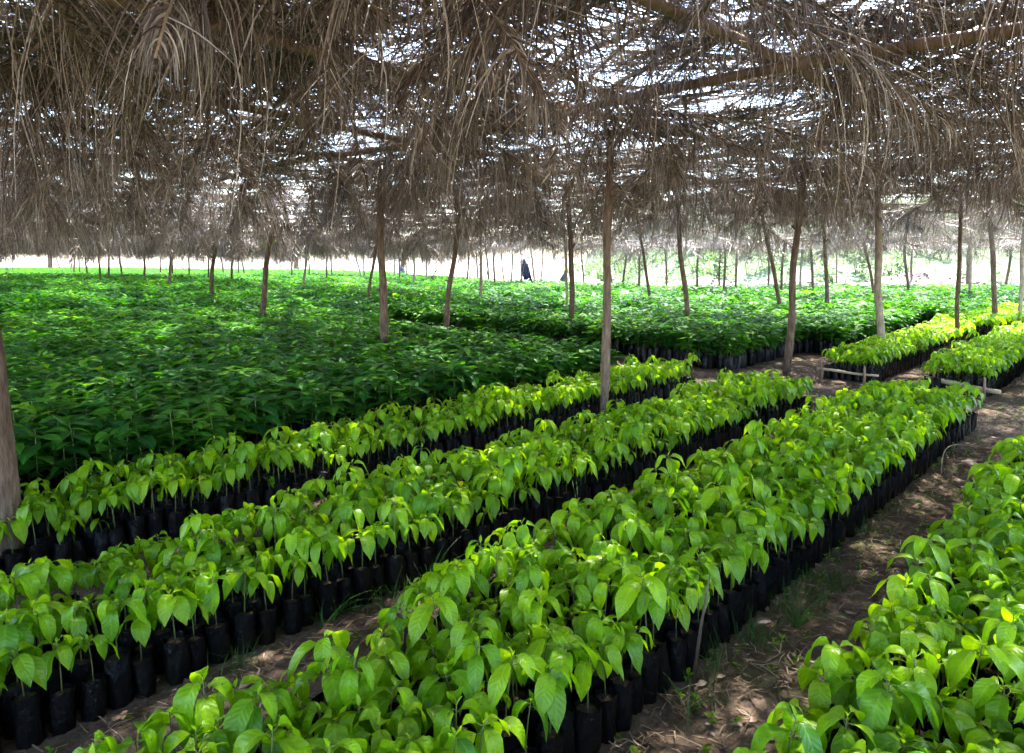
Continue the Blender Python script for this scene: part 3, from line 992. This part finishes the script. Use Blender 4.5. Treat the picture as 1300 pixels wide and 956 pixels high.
NH, NM = 9, 4
NF = NH + NM
FP = [frond_parts(40 + i, 2.2 + .12 * (i % 4), 115, (.52, .68, .88)[i % 3], .0065 + .003 * (i % 2), (.75, 1.05, 1.4)[(i // 3) % 3]) for i in range(NH)] + \
     [frond_parts(140 + i, 2.4, 95, .62, .017, 0, True) for i in range(NM)]
FJ = [join_parts('thatch_mesh', {'l': (a, M_THATCH), 'r': (b, M_RACHIS)}) for a, b in FP]
FM = [(a.mesh('frond_leaflets', [M_THATCH]), b.mesh('frond_midrib', [M_RACHIS])) for a, b in FP]
fr = []
ROWDIR = math.atan2(W(0, 1)[1], W(0, 1)[0])     # world angle of the w direction


def sagz(x, y):
    return -.16 * max(0, min(1, (y - 5) / 4)) - .62 * max(0, min(1, (y - 10) / 9)) * max(.25, min(1, (x + 34) / 14)) - .2 * max(0, min(1, (y - 15) / 6)) * max(0, min(1, (x + 16) / 8))


row = 0
uu = -2.4
while uu < 95:
    step = .36 if uu < 14 else .6
    w = -75.0
    while w < 24:
        w += (1.1 if uu < 14 else 1.5) * R.uniform(.8, 1.2)
        x, y = W(uu, w)
        if y < -2.4 or y > far_y(x) + 1.0: continue
        if abs(x) > y * .88 + 3.8: continue
        dens = mn.noise(Vector((x * .4, y * .4, 9)))
        # flat mat on top of the poles
        open_ = (.08 if x > 0 else 0) + (.34 if y > 12 else 0) - (.12 if (x < -.5 and y < 8) else 0)
        if y < 40 and R.random() < MAT_KEEP - open_ + dens * .2:
            for q in range(2 if (x < -.8 and 2 < y < 6) else 1):
                fr.append([(x + R.uniform(-.2, .2), y + R.uniform(-.2, .2), ROOF_Z + .14 + sagz(x, y) + R.uniform(-.02, .12)),
                           (R.gauss(0, .06), R.gauss(0, .05), ROWDIR + R.choice((0, math.pi)) + R.gauss(0, .35)), R.uniform(.9, 1.15), NH + R.randrange(NM), row, w])
        # drooping fronds
        keep = HANG_KEEP + mn.noise(Vector((x * .55, y * .55, 31))) * .9
        if y > 13: keep = .78
        if 5 < y < 13: keep += .15
        if x > -1.6 and y < 6.8: keep += .38
        if x * x + y * y < 3.0: continue
        if R.random() > keep: continue
        s_ = R.uniform(.65, 1.1) if R.random() > .1 or y < 8 else R.uniform(1.1, 1.35)
        steep = R.random() < .38 and y > 2.6
        pit = R.uniform(.35, 1.0) if steep else R.gauss(.08, .14)
        if steep: s_ = R.uniform(.5, .8)
        z = ROOF_Z + .06 + sagz(x, y) + R.uniform(-.16, .14) - dens * .1
        low = z - (1.3 * math.sin(max(0, pit)) + .75) * s_
        lim = 1.5 + .3 * R.random() + (.25 if y < 5 else 0)
        if low < lim: z += min(.3, lim - low)
        fr.append([(x + R.uniform(-.2, .2), y + R.uniform(-.2, .2), z),
                   (R.gauss(0, .2), pit, ROWDIR + R.choice((0, math.pi)) + R.gauss(0, .5)), s_, R.randrange(NH), row, w])
    uu += step; row += 1


def fscore(f):
    x, y, z = f[0]
    q = proj(x, y, z - .3)
    if q is None or not (-250 < q[0] < 1550 and -260 < q[1] < 400): return 1e6
    return q[2]


order = sorted(range(len(fr)), key=lambda i: fscore(fr[i]))
find = set([i for i in order if fscore(fr[i]) < 1e5][:150])
byrow = {}
for i in find: byrow.setdefault(fr[i][4], []).append(i)
for n, rr in enumerate(sorted(byrow)):
    lst = sorted(byrow[rr], key=lambda i: fr[i][5])
    for m, i in enumerate(lst):
        loc, rot, s, k = fr[i][:4]
        o = link('palm_frond', FM[k][0], None, loc, rot); o.scale = (s, s, s)
        link('midrib', FM[k][1], o)
        tag(o, f'dry palm frond in {ordinal(n + 1)} thatch row from the camera, {ordinal(m + 1)} from its left end', 'palm frond', 'dry palm fronds of the near thatch')
instancer('thatch', [f[:4] for i, f in enumerate(fr) if i not in find], FJ, 'brown thatch of dry palm fronds hanging in fringes over the whole field', 'thatch')

# ------------------------------------------------------------------ bamboo edging rails
def rail(p0, p1, z, r, stakes, label):
    a = Vector((*unp(*p0), 0)); b = Vector((*unp(*p1), 0))
    e = link('bamboo_rail', None, None, a); tag(e, label, 'bamboo rail', 'rails at the bed ends')
    mb = MB()
    d = b - a
    path = []; rad = []
    for j in range(9):
        t = j / 8
        path.append(tuple(d * t + Vector((0, 0, z + .006 * math.sin(t * 7))))); rad.append(r * (1.12 if j in (3, 6) else 1) * (1.1 - .2 * t))
    mb.tube(path, rad, 9)
    link('rail', mb.mesh('rail', [M_BAMBOO2]), e)
    nrm = Vector((d.y, -d.x, 0)).normalized()
    if nrm.y > 0: nrm = -nrm
    for t in stakes:
        s = MB()
        c = d * t + nrm * (r + .018)
        s.tube([tuple(c + Vector((0, 0, -.04))), tuple(c + Vector((.004, 0, .12))), tuple(c + Vector((-.004, .004, .27)))], [.014, .016, .013], 6)
        link('stake', s.mesh('stake', [M_BAMBOO]), e)


rail((1036, 484), (1114, 494.5), .165, .016, (.10, .80), 'thin bamboo rail with two stakes closing the left pale bed')
rail((1176, 494), (1268, 513), .13, .028, (.14, .84), 'thick pale bamboo rail with two stakes closing the right pale bed')

# ------------------------------------------------------------------ hanging clothes, bundle
def cloth(name, px, py, Y, wpx, hpx, mat, label, cat, tri=False, seed=1):
    """a folded garment hanging by its top"""
    top = ray_at_depth(px, py, Y)
    s = Y / F
    Wd, Hd = wpx * s, hpx * s
    mb = MB(); pts = []; uvs = []
    n, rows_ = 16, 12
    for j in range(rows_ + 1):
        t = j / rows_
        wdt = Wd * ((.12 + .88 * t) if tri else (.45 + .55 * min(1, t * 2.2) - .18 * max(0, t - .6)))
        for i in range(n):
            a = 2 * math.pi * i / n
            fold = 1 + .22 * math.sin(a * 5 + seed + t * 2) * t
            sh = (.35 * Wd * t if not tri else -.3 * Wd * t)
            hem = (.10 * Hd * math.sin(a * 2 + seed) if j == rows_ else 0)
            pts.append((math.cos(a) * wdt * .5 * fold + sh, math.sin(a) * wdt * .28 * fold, -Hd * t + hem)); uvs.append((i / n, t))
    mb.grid(pts, uvs, n, rows_ + 1, .5, 0, close=True)
    mb.tube([(0, 0, -.02), (0, .01, .10), (.02, 0, .25)], [.012, .008, .006], 5)
    o = link(name, mb.mesh(name, [mat]), None, top)
    tag(o, label, cat)
    return o


c = cloth('hanging_coat', 665, 329, 24.5, 8, 24, M_NAVY, 'dark navy coat hanging from a far post against the bright gap', 'coat')
sl = MB(); sl.tube([(.10, 0, -.15), (.17, .02, -.42), (.25, .02, -.72), (.32, 0, -.86)], [.045, .055, .05, .012], 8)
link('sleeve', sl.mesh('sleeve', [M_NAVY]), c)
cloth('cloth_sack', 719, 341, 21.5, 11, 15, M_GREYCLOTH, 'grey green cloth sack hung beside the two posts right of centre', 'sack', True, 2)
mb = MB()
q = ray_at_depth(510.5, 342, 46)
pts = []; uvs = []
for j in range(6):
    for i in range(12):
        a = i / 12 * 6.283; r_ = math.cos(j / 5 * 1.5) * .28
        pts.append((math.cos(a) * r_ * (1 + .1 * math.sin(3 * a)), math.sin(a) * r_, math.sin(j / 5 * 1.5) * .9)); uvs.append((i / 12, j / 5))
mb.grid(pts, uvs, 12, 6, .5, 0, close=True)
o = link('black_bundle', mb.mesh('black_bundle', [M_NAVY]), None, (q.x, 46, 0))
tag(o, 'rounded black bundle showing just above the saplings far off', 'bundle')
# propped branch
mb = MB()
q = ray_at_depth(548, 352, 30); q2 = ray_at_depth(560, 334, 30)
mb.tube([(0, 0, -.9), (0, 0, 0), tuple((q2 - q) * .55 + Vector((.03, 0, 0))), tuple(q2 - q)], [.03, .03, .025, .015], 6)
mb.tube([tuple((q2 - q) * .4), tuple((q2 - q) * .5 + Vector((-.12, 0, .25)))], [.02, .01], 6)
o = link('broken_branch', mb.mesh('broken_branch', [M_WOOD]), None, q)
tag(o, 'thin forked branch leaning right among far saplings near the centre', 'branch')

# ------------------------------------------------------------------ litter, grass, twigs, stones
def on_path(u, w):
    if 7.5 < u < 9.0 and w > -12: return True
    if u < 7.5 and (-1.18 < w < -.82 or -2.5 < w < -2.05 or -3.86 < w < -3.34 or -4.8 < w < -4.52 or .0 < w < .58): return True
    if u > 9 and (-2.42 < w < -2.12 or -3.7 < w < -3.2 or -1.3 < w < -1.0): return True
    return False


mb = MB()
cnt = 0
while cnt < 24000:
    u = R.uniform(-.5, 13.5); w = R.uniform(-5, .6)
    if not on_path(u, w): continue
    x, y = W(u, w)
    if not vis(x, y): continue
    cnt += 1
    z = .016 + path_h(x, y) + R.uniform(0, .012)
    a = R.uniform(0, 6.28)
    if R.random() < .86:     # straw
        ln = R.uniform(.03, .12); wd = R.uniform(.001, .003)
        d = Vector((math.cos(a), math.sin(a), R.uniform(-.04, .12))); sd = Vector((-math.sin(a), math.cos(a), 0)) * wd
        p = Vector((x, y, z)); k = Vector((R.uniform(-.02, .02), R.uniform(-.02, .02), .004))
        pts = [p - sd, p + sd, p + d * ln * .5 + k - sd, p + d * ln * .5 + k + sd, p + d * ln - sd * .4, p + d * ln + sd * .4]
        mb.grid([tuple(q) for q in pts], [(0, 0)] * 6, 2, 3, R.random())
    else:
        ln = R.uniform(.015, .055)
        leaf(mb, (x, y, z), a, ln, ln * R.uniform(.3, .55), R.uniform(0, .5), R.uniform(0, 1.0), R.uniform(-.3, .5), R.uniform(-.4, .4), R.random() ** 1.3, 0, 4, 2, .1)
o = link('leaf_litter', mb.mesh('leaf_litter', [M_STRAW])); o['kind'] = 'stuff'; tag(o, 'dry straw and dead leaves lying on the dirt paths', 'litter')


def blade(mb, x, y, z, h, rnd, lv):
    a = rnd.uniform(0, 6.28); wd = rnd.uniform(.0015, .0035)
    bend = rnd.uniform(.2, 1.2)
    pts = []; p = Vector((x, y, z)); e = 1.45
    for j in range(5):
        sd = Vector((-math.sin(a), math.cos(a), 0)) * wd * (1 - j / 4.6)
        pts += [tuple(p - sd), tuple(p + sd)]
        e -= bend * .35
        p = p + Vector((math.cos(a) * math.cos(e), math.sin(a) * math.cos(e), math.sin(e))) * h / 4
    mb.grid(pts, [(0, 0)] * 10, 2, 5, lv)


mb = MB()
tufts = [unp(x, y) for x, y in ((420, 782), (455, 770), (480, 760), (345, 800), (560, 745), (525, 765), (1000, 790), (1030, 765), (1060, 745), (960, 820), (1100, 680), (1130, 650), (1020, 735),
                                (1200, 580), (1165, 600), (640, 700), (610, 715), (700, 668), (900, 850), (880, 905), (300, 850), (520, 720), (670, 690), (1180, 560), (755, 650))]
for (x, y) in tufts:
    for k in range(R.randrange(25, 60)):
        blade(mb, x + R.gauss(0, .055), y + R.gauss(0, .055), .01, R.uniform(.04, .17), R, min(1, abs(R.gauss(.25, .25))))
for k in range(3500):
    u = R.uniform(-.3, 9); w = R.choice((R.uniform(-1.2, -.8), R.uniform(-2.5, -2.05), R.uniform(-3.86, -3.34)))
    x, y = W(u, w)
    if mn.noise(Vector((x * 1.7, y * 1.7, 2))) < .05: continue
    blade(mb, x, y, .01, R.uniform(.02, .09), R, R.random())
o = link('grass', mb.mesh('grass', [M_GRASS])); o['kind'] = 'stuff'; tag(o, 'sparse green grass blades along the dirt paths', 'grass')

mb = MB()
for k in range(420):
    u = R.uniform(-.3, 9); w = R.choice((R.uniform(-1.2, -.8), R.uniform(-2.5, -2.05), R.uniform(-3.86, -3.34)))
    x, y = W(u, w)
    for q in range(R.randrange(3, 8)):
        leaf(mb, (x, y, .02 + q * .006), R.uniform(0, 6.28), R.uniform(.012, .035), R.uniform(.008, .018), R.uniform(.1, .7), .5, .2, 0, R.random() * .8, 0, 3, 2, 0)
o = link('weeds', mb.mesh('weeds', [M_LEAF])); o['kind'] = 'stuff'; tag(o, 'tiny green weeds sprouting on the dirt paths', 'weeds')


def long_grass(px, py, label, seed, n=9, hh=.42):
    rnd = random.Random(seed); mb = MB()
    for k in range(n):
        a = rnd.uniform(-.6, 3.6); h = rnd.uniform(.6, 1.1) * hh; p = Vector((0, 0, 0)); e = 1.2; pts = []
        for j in range(9):
            sd = Vector((-math.sin(a), math.cos(a), .3)) * .0032 * (1 - j / 9)
            pts += [tuple(p - sd), tuple(p + sd)]
            e -= rnd.uniform(.12, .3)
            p = p + Vector((math.cos(a) * math.cos(e), math.sin(a) * math.cos(e), math.sin(e))) * h / 6
        mb.grid(pts, [(0, 0)] * 18, 2, 9, rnd.uniform(.0, .4))
    o = link('grass_clump', mb.mesh('grass_clump', [M_GRASS]), None, (*unp(px, py), 0))
    tag(o, label, 'grass clump', 'long grass clumps between the beds')


long_grass(735, 668, 'long arching grass clump between the two middle beds', 1, 10, .5)
long_grass(545, 745, 'bushy grass clump at the foot of black bags, left centre', 2, 16, .32)
long_grass(410, 800, 'grass clump nearest the bottom left bags', 3, 14, .26)
long_grass(1010, 800, 'grass clump on the right dirt path beside black bags', 4, 18, .26)

# curved twig, stones
mb = MB()
a = Vector((*unp(1197, 607), 0)); b = Vector((*unp(1242, 566), 0)); d = b - a
mb.tube([tuple(d * t + Vector((-.10 * math.sin(math.pi * t), .02, .02 + .09 * math.sin(math.pi * min(1, t * 1.15)) ** .8))) for t in [i / 10 for i in range(11)]], [.0045 - .0003 * i for i in range(11)], 6)
tag(link('bent_twig', mb.mesh('bent_twig', [M_BAMBOO2]), None, a), 'pale twig arching over the right dirt path', 'twig')
mb = MB()
mb.tube([(0, 0, .012), (.14, .02, .02), (.30, -.03, .018), (.42, -.02, .03)], [.008, .009, .007, .003], 6)
tag(link('fallen_stick', mb.mesh('fallen_stick', [M_WOOD]), None, (*unp(1210, 590), 0)), 'short brown stick lying by the pale stone on dirt path', 'stick')
mb = MB()
mb.tube([(0, 0, .0), (.02, .0, .22), (.05, .01, .42)], [.008, .006, .003], 6)
tag(link('dry_stick', mb.mesh('dry_stick', [M_WOOD]), None, (*unp(880, 868), 0)), 'thin dry stick standing against the nearest black bags', 'stick')


def stone(px, py, s, label, seed, flat=.6):
    rnd = random.Random(seed); mb = MB(); pts = []; uvs = []
    for j in range(9):
        for i in range(12):
            a = i / 12 * 6.283; f_ = (j / 8 - .5) * math.pi
            v = Vector((math.cos(a) * math.cos(f_), math.sin(a) * math.cos(f_), math.sin(f_) * flat))
            v *= s * (1 + .45 * mn.noise(v * 1.7 + Vector((seed, 0, 0))))
            pts.append(tuple(v)); uvs.append((i / 12, j / 8))
    mb.grid(pts, uvs, 12, 9, .5, 0, close=True)
    o = link('stone', mb.mesh('stone', [M_STONE]), None, (*unp(px, py), s * flat * .55))
    tag(o, label, 'stone', 'stones on the right dirt path')


stone(1231, 592, .05, 'largest pale lumpy stone on the right dirt path', 1)
stone(1217, 612, .045, 'flat pale stone in front of the lumpy stone', 2, .25)
stone(1163, 651, .04, 'flat grey stone beside black bags on the path', 3, .25)
stone(970, 790, .03, 'small pale stone at the near end of the path', 4, .3)

# ------------------------------------------------------------------ light, sky, camera
world = bpy.data.worlds.new('World')
bpy.context.scene.world = world
world.use_nodes = True
nt = world.node_tree
bg = nt.nodes['Background']
sky = nt.nodes.new('ShaderNodeTexSky')
sky.sky_type = 'NISHITA'
sky.sun_disc = False
EL, AZ = math.radians(60), math.radians(28)      # AZ clockwise from +Y
sky.sun_elevation = EL
sky.sun_rotation = AZ
sky.air_density = 1.0
sky.dust_density = 1.2
nt.links.new(sky.outputs[0], bg.inputs[0])
bg.inputs[1].default_value = 0.15
ld = bpy.data.lights.new('sun', 'SUN')
ld.energy = 3.2
ld.angle = math.radians(.8)
ld.color = (1.0, .95, .87)
so = bpy.data.objects.new('sun', ld)
C.objects.link(so)
d = Vector((math.sin(AZ) * math.cos(EL), math.cos(AZ) * math.cos(EL), math.sin(EL)))
so.rotation_euler = d.to_track_quat('Z', 'Y').to_euler()
so.location = (0, 0, 20)

cd = bpy.data.cameras.new('camera')
co = bpy.data.objects.new('camera', cd)
C.objects.link(co)
cd.sensor_width = 36
cd.lens = F / 1300 * 36
cd.shift_y = -44.5 / 1300
cd.clip_start = .05
cd.clip_end = 3000
co.location = (0, 0, H)
co.rotation_euler = (math.pi / 2 - P, 0, 0)
sc = bpy.context.scene
sc.camera = co
sc.view_settings.view_transform = 'Standard'
sc.view_settings.look = 'None'
sc.view_settings.gamma = 1
sc.view_settings.exposure = 3.5
sc.view_settings.use_curve_mapping = False
sc.render.engine = 'CYCLES'
sc.cycles.use_denoising = True
sc.cycles.use_adaptive_sampling = True
sc.cycles.adaptive_threshold = 0.02
sc.cycles.max_bounces = 6
sc.cycles.diffuse_bounces = 3
sc.cycles.glossy_bounces = 2
sc.cycles.transmission_bounces = 4
sc.cycles.sample_clamp_indirect = 6
print('light', len(light), 'rest', len(rest), 'dark', len(drest), 'tiles', len(dark_far), 'fronds', len(fr), 'weeds', len(wp))
